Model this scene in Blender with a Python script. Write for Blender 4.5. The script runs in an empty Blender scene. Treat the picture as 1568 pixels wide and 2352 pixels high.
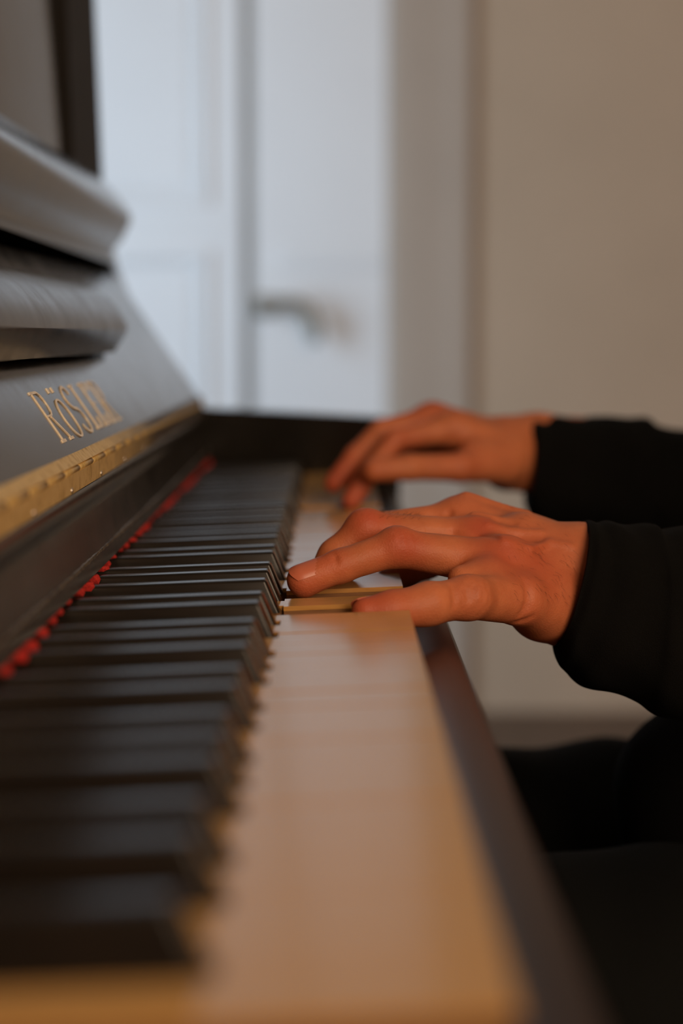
import bpy, bmesh, math, random
import numpy as np
from mathutils import Vector, Matrix

random.seed(7); np.random.seed(7)
scene = bpy.context.scene
COL = scene.collection

# ----------------------------------------------------------------------------- camera, light, exposure
# Working frame "K": millimetres, X towards the player, Y along the keyboard, Z above the white keys.
KEY_Z = 0.73
def W(p):                                    # K millimetres -> world metres
    return Vector((p[0] / 1000.0, p[1] / 1000.0, KEY_Z + p[2] / 1000.0))

FPX, CAM_H = 4389.0, 108.0
PITCH, YAW = math.atan(406 / FPX), math.atan(19 / FPX)
FW = np.array([math.sin(YAW) * math.cos(PITCH), math.cos(YAW) * math.cos(PITCH), -math.sin(PITCH)])
RT = np.array([math.cos(YAW), -math.sin(YAW), 0.0]); UP = np.cross(RT, FW)
def at(x, y, d):                             # a measured point of the photograph at depth d (mm) -> K
    return np.array([0, 0, CAM_H]) + (FW + RT * (x - 784) / FPX - UP * (y - 1176) / FPX) * d

cam_d = bpy.data.cameras.new('camera'); cam = bpy.data.objects.new('camera', cam_d); COL.objects.link(cam)
cam.location = W((0, 0, CAM_H))
cam.rotation_euler = Matrix((RT, UP, -FW)).transposed().to_euler()
cam_d.sensor_fit = 'VERTICAL'; cam_d.sensor_height = 36.0; cam_d.lens = FPX / 2352 * 36.0
cam_d.dof.use_dof = True; cam_d.dof.focus_distance = 0.806; cam_d.dof.aperture_fstop = 4.7
cam_d.clip_start = 0.02
scene.camera = cam

world = bpy.data.worlds.new('world'); scene.world = world; world.use_nodes = True
world.node_tree.nodes['Background'].inputs[0].default_value = (0.75, 0.85, 1.0, 1)
world.node_tree.nodes['Background'].inputs[1].default_value = 0.6

def area(name, loc, rot, sx, sy, power, color):
    l = bpy.data.lights.new(name, 'AREA'); l.shape = 'RECTANGLE'; l.size = sx; l.size_y = sy
    l.energy = power; l.color = color
    o = bpy.data.objects.new(name, l); COL.objects.link(o); o.location = loc; o.rotation_euler = rot
    return o
# daylight through the tall window in the left wall, near the double door
area('window_daylight_left', (-1.57, 2.75, 1.05), (0, math.radians(-90), 0), 1.7, 1.5, 46, (0.58, 0.79, 1.0))
# added warm light behind the camera, set in an unseen made-up window
area('added_warm_light_front', (1.10, -1.57, 1.76), (math.radians(90), 0, 0), 1.3, 1.3, 50, (1.0, 0.71, 0.46))

vs = scene.view_settings
vs.view_transform = 'Standard'; vs.look = 'None'; vs.gamma = 1.0; vs.use_curve_mapping = False
vs.exposure = 0.16
scene.cycles.use_denoising = True
scene.cycles.max_bounces = 8

# ----------------------------------------------------------------------------- materials
def new_mat(name):
    m = bpy.data.materials.new(name); m.use_nodes = True
    nt = m.node_tree; b = nt.nodes['Principled BSDF']
    return m, nt, b
def setin(b, **kw):
    for k, v in kw.items():
        b.inputs[k.replace('_', ' ')].default_value = v
def noise(nt, scale, detail=4, rough=0.55, vec=None, dist=0.0):
    n = nt.nodes.new('ShaderNodeTexNoise'); n.inputs['Scale'].default_value = scale
    n.inputs['Detail'].default_value = detail; n.inputs['Roughness'].default_value = rough
    n.inputs['Distortion'].default_value = dist
    if vec is not None: nt.links.new(vec, n.inputs['Vector'])
    return n
def ramp(nt, fac, stops):
    r = nt.nodes.new('ShaderNodeValToRGB'); e = r.color_ramp.elements
    while len(e) < len(stops): e.new(0.5)
    for el, (p, c) in zip(e, stops):
        el.position = p; el.color = (c[0], c[1], c[2], 1) if hasattr(c, '__len__') else (c, c, c, 1)
    nt.links.new(fac, r.inputs[0]); return r
def objco(nt, scale=(1, 1, 1)):
    t = nt.nodes.new('ShaderNodeTexCoord'); mp = nt.nodes.new('ShaderNodeMapping')
    mp.inputs['Scale'].default_value = scale
    nt.links.new(t.outputs['Object'], mp.inputs[0]); return mp.outputs[0]
def bump(nt, b, h, strength, dist):
    n = nt.nodes.new('ShaderNodeBump'); n.inputs['Strength'].default_value = strength
    n.inputs['Distance'].default_value = dist
    nt.links.new(h, n.inputs['Height']); nt.links.new(n.outputs[0], b.inputs['Normal']); return n

def lacquer(name, base, r0, r1, scuff=0.5):
    m, nt, b = new_mat(name)
    co = objco(nt)
    n1 = noise(nt, 40, 5, 0.6, co); n2 = noise(nt, 900, 3, 0.7, co); n3 = noise(nt, 22, 3, 0.5, co)
    rr = ramp(nt, n1.outputs[0], [(0.3, r0), (0.75, r1)]); nt.links.new(rr.outputs[0], b.inputs['Roughness'])
    sp = ramp(nt, n2.outputs[0], [(0.585, 0.0), (0.66, 1.0)]); pt = ramp(nt, n3.outputs[0], [(0.45, 0.0), (0.66, scuff)])
    mul = nt.nodes.new('ShaderNodeMath'); mul.operation = 'MULTIPLY'
    nt.links.new(sp.outputs[0], mul.inputs[0]); nt.links.new(pt.outputs[0], mul.inputs[1])
    mix = nt.nodes.new('ShaderNodeMixRGB'); mix.inputs[1].default_value = (*base, 1); mix.inputs[2].default_value = (0.16, 0.13, 0.09, 1)
    nt.links.new(mul.outputs[0], mix.inputs[0]); nt.links.new(mix.outputs[0], b.inputs['Base Color'])
    bump(nt, b, n2.outputs[0], 0.03, 0.0002)
    return m
M = {}
M['lacquer'] = lacquer('black_lacquer', (0.009, 0.008, 0.007), 0.10, 0.17, 0.35)
M['lacquer_worn'] = lacquer('worn_black_lacquer', (0.010, 0.009, 0.008), 0.16, 0.26, 0.9)
M['matte_black'] = lacquer('matte_black_stain', (0.008, 0.006, 0.005), 0.55, 0.6, 0.1); M['matte_black'].node_tree.nodes['Principled BSDF'].inputs['Specular IOR Level'].default_value = 0.15

m, nt, b = new_mat('worn_edge_paint'); co = objco(nt); n = noise(nt, 260, 5, 0.7, co); r = ramp(nt, n.outputs[0], [(0.42, (0.012, 0.011, 0.010)), (0.62, (0.20, 0.165, 0.125))])
nt.links.new(r.outputs[0], b.inputs['Base Color']); setin(b, Roughness=0.45); M['worn'] = m
m, nt, b = new_mat('mahogany_slip'); co = objco(nt, (1, 0.08, 1))
n = noise(nt, 60, 5, 0.6, co); r = ramp(nt, n.outputs[0], [(0.3, (0.014, 0.006, 0.005)), (0.8, (0.030, 0.011, 0.008))])
nt.links.new(r.outputs[0], b.inputs['Base Color']); setin(b, Roughness=0.33, IOR=1.36); M['mahogany'] = m

m, nt, b = new_mat('yellowed_ivory'); co = objco(nt, (1, 6, 1))
n = noise(nt, 35, 4, 0.55, co); r = ramp(nt, n.outputs[0], [(0.3, (0.63, 0.365, 0.135)), (0.75, (0.72, 0.44, 0.178))])
nt.links.new(r.outputs[0], b.inputs['Base Color']); setin(b, Roughness=0.15, IOR=1.40); M['ivory'] = m
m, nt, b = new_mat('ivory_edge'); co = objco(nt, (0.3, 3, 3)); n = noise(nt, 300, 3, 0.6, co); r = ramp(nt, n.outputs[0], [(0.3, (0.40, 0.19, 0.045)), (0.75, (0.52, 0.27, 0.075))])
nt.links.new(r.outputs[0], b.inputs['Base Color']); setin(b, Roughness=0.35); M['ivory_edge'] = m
m, nt, b = new_mat('key_wood'); co = objco(nt, (0.15, 3, 1))
n = noise(nt, 400, 4, 0.6, co); r = ramp(nt, n.outputs[0], [(0.3, (0.13, 0.052, 0.013)), (0.75, (0.23, 0.10, 0.028))])
nt.links.new(r.outputs[0], b.inputs['Base Color']); setin(b, Roughness=0.6); M['key_wood'] = m
m, nt, b = new_mat('ebony_key'); co = objco(nt, (0.06, 1, 1))
n = noise(nt, 500, 4, 0.6, co); r = ramp(nt, n.outputs[0], [(0.35, (0.007, 0.0055, 0.0045)), (0.8, (0.018, 0.013, 0.010))])
nt.links.new(r.outputs[0], b.inputs['Base Color']); setin(b, Roughness=0.2, IOR=1.32); M['ebony'] = m

m, nt, b = new_mat('aged_brass'); co = objco(nt)
n = noise(nt, 180, 5, 0.65, co); r = ramp(nt, n.outputs[0], [(0.3, (0.52, 0.34, 0.11)), (0.5, (0.86, 0.63, 0.26)), (0.8, (0.95, 0.74, 0.36))])
# the brass colour turns dark brown towards the treble end of the keyboard
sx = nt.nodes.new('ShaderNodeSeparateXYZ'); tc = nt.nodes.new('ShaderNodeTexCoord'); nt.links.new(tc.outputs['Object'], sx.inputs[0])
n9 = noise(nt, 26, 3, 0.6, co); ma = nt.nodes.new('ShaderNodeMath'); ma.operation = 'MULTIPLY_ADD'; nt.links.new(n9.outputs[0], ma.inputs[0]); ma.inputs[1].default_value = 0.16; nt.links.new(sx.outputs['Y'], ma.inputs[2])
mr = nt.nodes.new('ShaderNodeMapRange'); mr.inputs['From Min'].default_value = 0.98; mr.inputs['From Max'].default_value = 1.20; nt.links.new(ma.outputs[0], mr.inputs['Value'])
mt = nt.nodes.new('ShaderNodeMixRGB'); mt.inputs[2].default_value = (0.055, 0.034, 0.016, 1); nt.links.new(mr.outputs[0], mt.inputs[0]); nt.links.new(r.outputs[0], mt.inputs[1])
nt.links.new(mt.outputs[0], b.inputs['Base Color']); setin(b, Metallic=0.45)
r2 = ramp(nt, n.outputs[0], [(0.3, 0.5), (0.8, 0.34)]); nt.links.new(r2.outputs[0], b.inputs['Roughness'])
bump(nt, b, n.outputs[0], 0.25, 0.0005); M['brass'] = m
m, nt, b = new_mat('steel_pin'); setin(b, Base_Color=(0.8, 0.8, 0.8, 1), Metallic=1.0, Roughness=0.2); M['steel'] = m
m, nt, b = new_mat('gold_leaf'); co = objco(nt); n = noise(nt, 300, 4, 0.6, co)
r = ramp(nt, n.outputs[0], [(0.3, (0.92, 0.74, 0.50)), (0.7, (1.0, 0.94, 0.80))]); nt.links.new(r.outputs[0], b.inputs['Base Color'])
setin(b, Metallic=0.1, Roughness=0.3); M['gold'] = m
m, nt, b = new_mat('red_felt'); co = objco(nt); n = noise(nt, 700, 4, 0.7, co)
r = ramp(nt, n.outputs[0], [(0.3, (0.26, 0.006, 0.006)), (0.75, (0.62, 0.030, 0.020))]); nt.links.new(r.outputs[0], b.inputs['Base Color'])
setin(b, Roughness=0.95); bump(nt, b, n.outputs[0], 0.8, 0.001); M['felt'] = m

m, nt, b = new_mat('black_wool'); co = objco(nt); n = noise(nt, 1800, 2, 0.6, co); n2 = noise(nt, 30, 3, 0.5, co)
r = ramp(nt, n2.outputs[0], [(0.3, (0.0026, 0.0025, 0.0024)), (0.75, (0.0042, 0.0040, 0.0037))]); nt.links.new(r.outputs[0], b.inputs['Base Color'])
setin(b, Roughness=0.95); b.inputs['Specular IOR Level'].default_value = 0.12
bump(nt, b, n.outputs[0], 0.6, 0.0006); M['wool'] = m
m, nt, b = new_mat('black_trouser'); co = objco(nt); n = noise(nt, 1500, 2, 0.6, co)
setin(b, Base_Color=(0.0025, 0.003, 0.003, 1), Roughness=0.85); b.inputs['Specular IOR Level'].default_value = 0.15
bump(nt, b, n.outputs[0], 0.4, 0.0006); M['trouser'] = m
m, nt, b = new_mat('shoe_leather'); setin(b, Base_Color=(0.012, 0.010, 0.009, 1), Roughness=0.35); M['leather'] = m
m, nt, b = new_mat('dark_hair'); setin(b, Base_Color=(0.018, 0.010, 0.006, 1), Roughness=0.6); M['hair'] = m
m, nt, b = new_mat('eye_white'); setin(b, Base_Color=(0.75, 0.70, 0.66, 1), Roughness=0.2); M['eye'] = m
m, nt, b = new_mat('fingernail'); setin(b, Base_Color=(0.56, 0.155, 0.085, 1), Roughness=0.3)
b.inputs['Subsurface Weight'].default_value = 0.2; b.inputs['Subsurface Radius'].default_value = (0.003, 0.001, 0.0006); M['nail'] = m

# skin: warm tone, redder and darker at knuckles, finger tips and back of the near hand (attribute), fine pores as relief
m, nt, b = new_mat('skin'); co = objco(nt)
att = nt.nodes.new('ShaderNodeAttribute'); att.attribute_name = 'flush'
n1 = noise(nt, 70, 4, 0.6, co); n2 = noise(nt, 1500, 3, 0.6, co)
vor = nt.nodes.new('ShaderNodeTexVoronoi'); vor.inputs['Scale'].default_value = 1100; nt.links.new(co, vor.inputs['Vector'])
rA = ramp(nt, n1.outputs[0], [(0.3, (0.48, 0.142, 0.058)), (0.7, (0.61, 0.198, 0.084))])
mix = nt.nodes.new('ShaderNodeMixRGB'); mix.inputs[2].default_value = (0.46, 0.072, 0.034, 1)
nt.links.new(att.outputs['Fac'], mix.inputs[0]); nt.links.new(rA.outputs[0], mix.inputs[1]); nt.links.new(mix.outputs[0], b.inputs['Base Color'])
setin(b, Roughness=0.52); b.inputs['Specular IOR Level'].default_value = 0.35
b.inputs['Subsurface Weight'].default_value = 0.28; b.inputs['Subsurface Radius'].default_value = (0.0045, 0.0014, 0.0007)
b.inputs['Subsurface Scale'].default_value = 1.0
ad = nt.nodes.new('ShaderNodeMath'); ad.operation = 'ADD'; nt.links.new(vor.outputs['Distance'], ad.inputs[0]); nt.links.new(n2.outputs[0], ad.inputs[1])
bump(nt, b, ad.outputs[0], 0.25, 0.0004); M['skin'] = m

def paint(name, c0, c1, rough, scale=3.0):
    m, nt, b = new_mat(name); co = objco(nt); n = noise(nt, scale, 4, 0.5, co); n2 = noise(nt, 160, 3, 0.6, co)
    r = ramp(nt, n.outputs[0], [(0.35, c0), (0.7, c1)]); nt.links.new(r.outputs[0], b.inputs['Base Color']); setin(b, Roughness=rough)
    bump(nt, b, n2.outputs[0], 0.15, 0.001); return m
M['wall'] = paint('beige_wall_paint', (0.475, 0.355, 0.250), (0.515, 0.385, 0.272), 0.9)
M['casing'] = paint('grey_beige_casing_paint', (0.42, 0.335, 0.265), (0.45, 0.36, 0.285), 0.7)
M['door'] = paint('white_door_paint', (0.80, 0.80, 0.80), (0.84, 0.84, 0.84), 0.5)
M['strip'] = paint('grey_weatherstrip', (0.30, 0.29, 0.275), (0.34, 0.33, 0.31), 0.6)
M['ceiling'] = paint('ceiling_paint', (0.42, 0.36, 0.29), (0.46, 0.40, 0.32), 0.9)
m, nt, b = new_mat('bronze_handle'); setin(b, Base_Color=(0.30, 0.27, 0.22, 1), Metallic=0.8, Roughness=0.45); M['bronze'] = m
m, nt, b = new_mat('dark_oak_floor'); co = objco(nt, (1, 0.12, 1)); n = noise(nt, 18, 5, 0.6, co)
br = nt.nodes.new('ShaderNodeTexBrick'); br.inputs['Scale'].default_value = 1.0; br.inputs['Brick Width'].default_value = 1.2; br.inputs['Row Height'].default_value = 0.11
br.inputs['Mortar Size'].default_value = 0.003; br.inputs['Color1'].default_value = (0.12, 0.062, 0.034, 1); br.inputs['Color2'].default_value = (0.09, 0.046, 0.026, 1); br.inputs['Mortar'].default_value = (0.02, 0.012, 0.008, 1)
nt.links.new(objco(nt), br.inputs['Vector'])
mx = nt.nodes.new('ShaderNodeMixRGB'); mx.blend_type = 'MULTIPLY'; mx.inputs[0].default_value = 0.5
nt.links.new(br.outputs[0], mx.inputs[1]); r = ramp(nt, n.outputs[0], [(0.3, 0.6), (0.7, 1.0)]); nt.links.new(r.outputs[0], mx.inputs[2])
nt.links.new(mx.outputs[0], b.inputs['Base Color']); setin(b, Roughness=0.4); M['floor'] = m
m, nt, b = new_mat('window_glass'); setin(b, Base_Color=(1, 1, 1, 1), Roughness=0.02); b.inputs['Transmission Weight'].default_value = 1.0; M['glass'] = m

# ----------------------------------------------------------------------------- mesh helpers (all in K millimetres)
def link(name, me, mats, parent=None):
    if not isinstance(mats, (list, tuple)): mats = [mats]
    for k in mats:
        me.materials.append(M[k])
    o = bpy.data.objects.new(name, me); COL.objects.link(o)
    if parent is not None:
        o.parent = parent; o.matrix_parent_inverse = Matrix.Translation(-parent.location) if parent.parent is None else Matrix.Identity(4)
        if parent.parent is not None:
            q = parent.parent
            o.matrix_parent_inverse = Matrix.Identity(4)
    return o
def finish(bm, name, mats, parent=None, smooth=False, bevel=0.0, seg=2, angle=0.6):
    if bevel > 0:
        es = [e for e in bm.edges if len(e.link_faces) == 2 and e.calc_face_angle(0) > angle]
        bmesh.ops.bevel(bm, geom=es, offset=bevel, segments=seg, affect='EDGES', profile=0.6, clamp_overlap=True)
    bmesh.ops.recalc_face_normals(bm, faces=bm.faces)
    for v in bm.verts: v.co = W(v.co)
    if smooth:
        for f in bm.faces: f.smooth = True
    me = bpy.data.meshes.new(name); bm.to_mesh(me); bm.free()
    if smooth:
        try: me.set_sharp_from_angle(angle=math.radians(38))
        except Exception: pass
    return link(name, me, mats, parent)
def box(bm, x0, x1, y0, y1, z0, z1, mat=0):
    vs = [bm.verts.new((x, y, z)) for x in (x0, x1) for y in (y0, y1) for z in (z0, z1)]
    for q in ((0, 1, 3, 2), (4, 6, 7, 5), (0, 4, 5, 1), (2, 3, 7, 6), (0, 2, 6, 4), (1, 5, 7, 3)):
        f = bm.faces.new([vs[i] for i in q]); f.material_index = mat
    return vs
def prism(bm, prof, y0, y1, mat=0):          # profile in XZ, extruded along Y
    a = [bm.verts.new((p[0], y0, p[1])) for p in prof]; c = [bm.verts.new((p[0], y1, p[1])) for p in prof]
    n = len(prof)
    fs = [bm.faces.new(a), bm.faces.new(list(reversed(c)))]
    for i in range(n):
        fs.append(bm.faces.new((a[i], c[i], c[(i + 1) % n], a[(i + 1) % n])))
    for f in fs: f.material_index = mat
def tube(bm, pts, radii, sides=16, cap=True):
    pts = [Vector(p) for p in pts]; rings = []
    prev = None
    for i, p in enumerate(pts):
        t = (pts[min(i + 1, len(pts) - 1)] - pts[max(i - 1, 0)]).normalized()
        if prev is None:
            u = t.orthogonal().normalized()
        else:
            u = (prev - t * prev.dot(t)).normalized()
        prev = u; v = t.cross(u); r = radii[i]
        rings.append([bm.verts.new(p + u * math.cos(6.28318 * k / sides) * r + v * math.sin(6.28318 * k / sides) * r) for k in range(sides)])
    for a, c in zip(rings, rings[1:]):
        for k in range(sides):
            bm.faces.new((a[k], a[(k + 1) % sides], c[(k + 1) % sides], c[k]))
    if cap:
        bm.faces.new(list(reversed(rings[0]))); bm.faces.new(rings[-1])
def obj_box(name, mats, dims, parent=None, bevel=0.0, seg=2):
    bm = bmesh.new(); box(bm, *dims); return finish(bm, name, mats, parent, bevel > 0, bevel, seg)
def empty(name, locK, label=None, cat=None):
    o = bpy.data.objects.new(name, None); o.empty_display_size = 0.05; COL.objects.link(o); o.location = W(locK)
    if label: o['label'] = label
    if cat: o['category'] = cat
    return o
def structure(o, label, cat):
    o['kind'] = 'structure'; o['label'] = label; o['category'] = cat; return o

# ----------------------------------------------------------------------------- the room
FLOOR = -KEY_Z * 1000
XL, XR, YB, YF, CEIL = -1600, 2600, 4215, -1600, 1950
bm = bmesh.new(); box(bm, XL - 100, XR + 100, YF - 100, YB + 200, FLOOR - 60, FLOOR)
structure(finish(bm, 'floor', 'floor'), 'dark brown wooden floor at the foot of the beige wall', 'floor')
bm = bmesh.new(); box(bm, XL - 100, XR + 100, YF - 100, YB + 200, CEIL, CEIL + 60)
structure(finish(bm, 'ceiling', 'ceiling'), 'plain pale ceiling above the room', 'ceiling')
# back wall with the door opening
DX0, DX1, DTOP = -800, 118, 1450
bm = bmesh.new()
box(bm, XL - 100, DX0 - 60, YB, YB + 150, FLOOR, CEIL); box(bm, DX1 + 60, XR + 100, YB, YB + 150, FLOOR, CEIL); box(bm, DX0 - 60, DX1 + 60, YB, YB + 150, DTOP + 60, CEIL)
structure(finish(bm, 'wall_back', 'wall'), 'plain beige painted wall beside the white double door', 'wall')
# left wall with a window opening
WY0, WY1, WZ0, WZ1 = 1980, 3520, -560, 1200
bm = bmesh.new()
box(bm, XL - 100, XL, YF, WY0, FLOOR, CEIL); box(bm, XL - 100, XL, WY1, YB, FLOOR, CEIL)
box(bm, XL - 100, XL, WY0, WY1, FLOOR, WZ0); box(bm, XL - 100, XL, WY0, WY1, WZ1, CEIL)
structure(finish(bm, 'wall_left', 'wall'), 'beige wall behind the black piano', 'wall')
bm = bmesh.new(); box(bm, XR, XR + 100, YF, YB, FLOOR, CEIL)
structure(finish(bm, 'wall_right', 'wall'), 'beige wall behind the player in black', 'wall')
FX0, FX1, FZ0, FZ1 = 400, 1800, 330, 1730
bm = bmesh.new()
box(bm, XL - 100, FX0, YF - 100, YF, FLOOR, CEIL); box(bm, FX1, XR + 100, YF - 100, YF, FLOOR, CEIL)
box(bm, FX0, FX1, YF - 100, YF, FLOOR, FZ0); box(bm, FX0, FX1, YF - 100, YF, FZ1, CEIL)
structure(finish(bm, 'wall_front', 'wall'), 'beige wall behind the viewer with an added window for the warm light', 'wall')
def window(name, label, axis, a0, a1, z0, z1, c0, c1):
    e = empty(name, ((c0 + c1) / 2 if axis == 'y' else (a0 + a1) / 2, (a0 + a1) / 2 if axis == 'y' else (c0 + c1) / 2, z0)); structure(e, label, 'window')
    def bb(p, q, r, s, t, u):                 # along, across, up
        bm = bmesh.new()
        if axis == 'y': box(bm, r, s, p, q, t, u)
        else: box(bm, p, q, r, s, t, u)
        return bm
    mid = (a0 + a1) / 2
    for k, (p, q, t, u) in enumerate(((a0, a0 + 50, z0, z1), (a1 - 50, a1, z0, z1), (mid - 30, mid + 30, z0 + 50, z1 - 50), (a0 + 50, a1 - 50, z0, z0 + 50), (a0 + 50, a1 - 50, z1 - 50, z1))):
        finish(bb(p, q, c0, c1, t, u), 'window_frame', 'door', e)
    for p, q in ((a0 + 50, mid - 30), (mid + 30, a1 - 50)):
        finish(bb(p, q, (c0 + c1) / 2 - 2, (c0 + c1) / 2 + 2, z0 + 50, z1 - 50), 'pane', 'glass', e)
window('window_1', 'white framed tall window lighting the double door', 'y', WY0, WY1, WZ0, WZ1, XL - 80, XL - 40)
window('added_window_2', 'unseen white framed window added around the warm light behind the viewer', 'x', FX0, FX1, FZ0, FZ1, YF - 80, YF - 40)  # made-up window, added to frame the warm light behind the camera

# door casing (trim) and double door
bm = bmesh.new()
prism(bm, [(DX1, 0), (DX1 + 10, -10), (DX1 + 40, -13), (DX1 + 120, -13), (DX1 + 150, -16), (DX1 + 180, -16), (DX1 + 205, 0)], 0, 1)
for v in bm.verts:                            # profile was drawn in XZ: turn it upright
    v.co = Vector((v.co.x, YB + v.co.z, FLOOR if v.co.y < 0.5 else DTOP + 60))
box(bm, DX1, DX1 + 60, YB, YB + 150, FLOOR, DTOP + 60)
trim = structure(finish(bm, 'trim_1', 'casing'), 'grey beige moulded casing between white door and beige wall', 'door casing')
bm = bmesh.new(); box(bm, DX0 - 150, DX0, YB - 25, YB + 150, FLOOR, DTOP + 60)
structure(finish(bm, 'trim_2', 'casing'), 'door casing on the hinge side, behind the piano', 'door casing')
bm = bmesh.new(); box(bm, DX0 - 150, DX1 + 200, YB - 27, YB + 150, DTOP + 60, DTOP + 180)
structure(finish(bm, 'trim_3', 'casing'), 'moulded head casing across the top of the white double door', 'door casing')

door = empty('door_1', ((DX0 + DX1) / 2, YB + 30, FLOOR)); structure(door, 'tall white panelled double door with grey lever handle', 'door')
RAILS = [(FLOOR + 8, FLOOR + 230), (292, 392), (DTOP - 70, DTOP + 55)]
def leaf(x0, x1, sl, sr):
    yf, yb = YB + 6, YB + 48
    for a, c in ((x0, x0 + sl), (x1 - sr, x1)):
        obj_box('stile', 'door', (a, c, yf, yb, FLOOR + 8, DTOP + 55), door, 2)
    for z0, z1 in RAILS:
        obj_box('rail', 'door', (x0 + sl, x1 - sr, yf, yb, z0, z1), door, 2)
    for (a, z0), (z1, c) in (((0, RAILS[0][1]), (RAILS[1][0], 0)), ((0, RAILS[1][1]), (RAILS[2][0], 0))):
        px0, px1 = x0 + sl, x1 - sr
        p = obj_box('panel', 'door', (px0, px1, yf + 22, yb - 8, z0, z1), door)
        # raised field and bolection bead around it
        bm = bmesh.new(); w = 46
        vs = [(px0 + w, z0 + w), (px1 - w, z0 + w), (px1 - w, z1 - w), (px0 + w, z1 - w)]; ws = [(px0 + w - 22, z0 + w - 22), (px1 - w + 22, z0 + w - 22), (px1 - w + 22, z1 - w + 22), (px0 + w - 22, z1 - w + 22)]
        A = [bm.verts.new((x, yf + 10, z)) for x, z in vs]; B = [bm.verts.new((x, yf + 22, z)) for x, z in ws]
        bm.faces.new(A)
        for i in range(4): bm.faces.new((A[i], B[i], B[(i + 1) % 4], A[(i + 1) % 4]))
        finish(bm, 'raised_field', 'door', door)
        for bx in ((px0, px0 + 18, z0, z1), (px1 - 18, px1, z0, z1), (px0 + 18, px1 - 18, z0, z0 + 18), (px0 + 18, px1 - 18, z1 - 18, z1)):
            obj_box('bead', 'door', (bx[0], bx[1], yf - 8, yf + 22, bx[2], bx[3]), door, 5)
leaf(DX0, -200, 90, 72)
obj_box('slab', 'door', (-172, DX1 - 3, YB + 6, YB + 48, FLOOR + 8, DTOP + 55), door, 2)
bm = bmesh.new(); prism(bm, [(2, 0), (-1, 3), (-4, 16), (-6, 26), (-6, 40), (-3, 52), (2, 58)], 0, 1)
for v in bm.verts: v.co = Vector((-120 if v.co.y < 0.5 else DX1 - 3, YB + 6 + v.co.x, 246 + v.co.z))
finish(bm, 'moulding', 'door', door, True)
obj_box('meeting_strip', 'strip', (-199, -173, YB + 16, YB + 46, FLOOR + 8, DTOP + 55), door, 2)
bm = bmesh.new(); tube(bm, [(-152, YB - 2, 172), (-152, YB - 45, 172)], [11, 11], 20)
tube(bm, [(-160, YB - 46, 168), (-120, YB - 50, 176), (-80, YB - 50, 174), (-55, YB - 50, 160), (-42, YB - 50, 128), (-36, YB - 50, 92)], [14, 15, 15, 16, 17, 12], 20)
h = finish(bm, 'door_handle', 'bronze', door, True)
obj_box('escutcheon', 'bronze', (-170, -134, YB - 2, YB + 6, 150, 194), door, 3)

# ----------------------------------------------------------------------------- the piano
Y0 = 299.0                                    # near side of the lowest key
PITCH_K = 23.6
YE = Y0 + 52 * PITCH_K
piano = empty('upright_piano', (-260, (Y0 + YE) / 2, FLOOR), 'glossy black upright piano with yellowed keys, brass hinge and gold lettering', 'piano')

# side panels: the far one shows its arm, the near one is cut low at the key end
def side(y0, y1, arm):
    prof = [(-560, FLOOR), (-118, FLOOR), (-118, -112), (52, -112)] + arm + [(-166, 139), (-176, 165), (-190, 232), (-206, 540), (-560, 540)]
    bm = bmesh.new(); prism(bm, prof, y0, y1); return finish(bm, 'side_panel', 'lacquer', piano, True, 2.5)
side(YE + 4, YE + 46, [(54, 30), (46, 41), (30, 43), (-107, 50)])
side(Y0 - 46, Y0 - 4, [(52, -24), (30, -18), (-60, -18), (-96, -10), (-112, 50)])
obj_box('back_board', 'lacquer_worn', (-556, -530, Y0 - 3, YE + 3, FLOOR + 40, 536), piano)
obj_box('lower_panel', 'lacquer', (-150, -126, Y0 - 3, YE + 3, FLOOR + 60, -112), piano, 2)
obj_box('plinth', 'lacquer', (-150, -119, Y0 - 3, YE + 3, FLOOR + 1, FLOOR + 58), piano, 2)
obj_box('key_bed', 'mahogany', (-200, 30, Y0 - 3, YE + 3, -110, -62), piano, 2)
# key slip: rounded dark mahogany rail before the key fronts
bm = bmesh.new(); prism(bm, [(33, -110), (52, -110), (52, -22), (49, -16.5), (44, -15), (33, -17)], Y0 - 3, YE + 3)
finish(bm, 'key_slip', 'mahogany', piano, True, 1.2)
obj_box('key_rail', 'key_wood', (-196, 24, Y0 + 1, YE - 1, -61, -40), piano)
for y in (Y0 - 25, YE + 25):
    bm = bmesh.new()
    prof = [(-735 + 5, 30), (-720, 32), (-700, 24), (-640, 20), (-400, 24), (-220, 29), (-190, 34), (-170, 26), (-150, 34), (-113, 36)]
    tube(bm, [(5, y, max(z, FLOOR)) for z, r in prof], [r * 0.72 for z, r in prof], 20)
    finish(bm, 'leg', 'lacquer', piano, True)

# upper front: panel leaning back, pilasters, moulding under it
bm = bmesh.new(); prism(bm, [(-196, 214), (-186, 214), (-203, 536), (-213, 536)], Y0 - 3, YE + 3)
finish(bm, 'upper_panel', 'lacquer', piano, False, 1)
for y0, y1 in ((Y0 - 2, Y0 + 150), (YE - 165, YE + 3)):
    bm = bmesh.new(); prism(bm, [(-186.5, 224), (-182, 224), (-192, 536), (-203.5, 536)], y0, y1)
    finish(bm, 'pilaster', 'matte_black', piano, True, 1.5)
obj_box('top_board', 'lacquer', (-575, -176, Y0 - 60, YE + 60, 541, 562), piano, 5, 3)
bm = bmesh.new()
prism(bm, [(-205, 222), (-181, 228), (-177, 225), (-164, 209), (-160, 202), (-160.5, 197), (-168, 182), (-174, 176), (-175, 171), (-171, 168), (-173, 164), (-205, 164)], Y0 - 3, YE + 3)
finish(bm, 'panel_moulding', 'lacquer', piano, True, 1.0)

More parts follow.
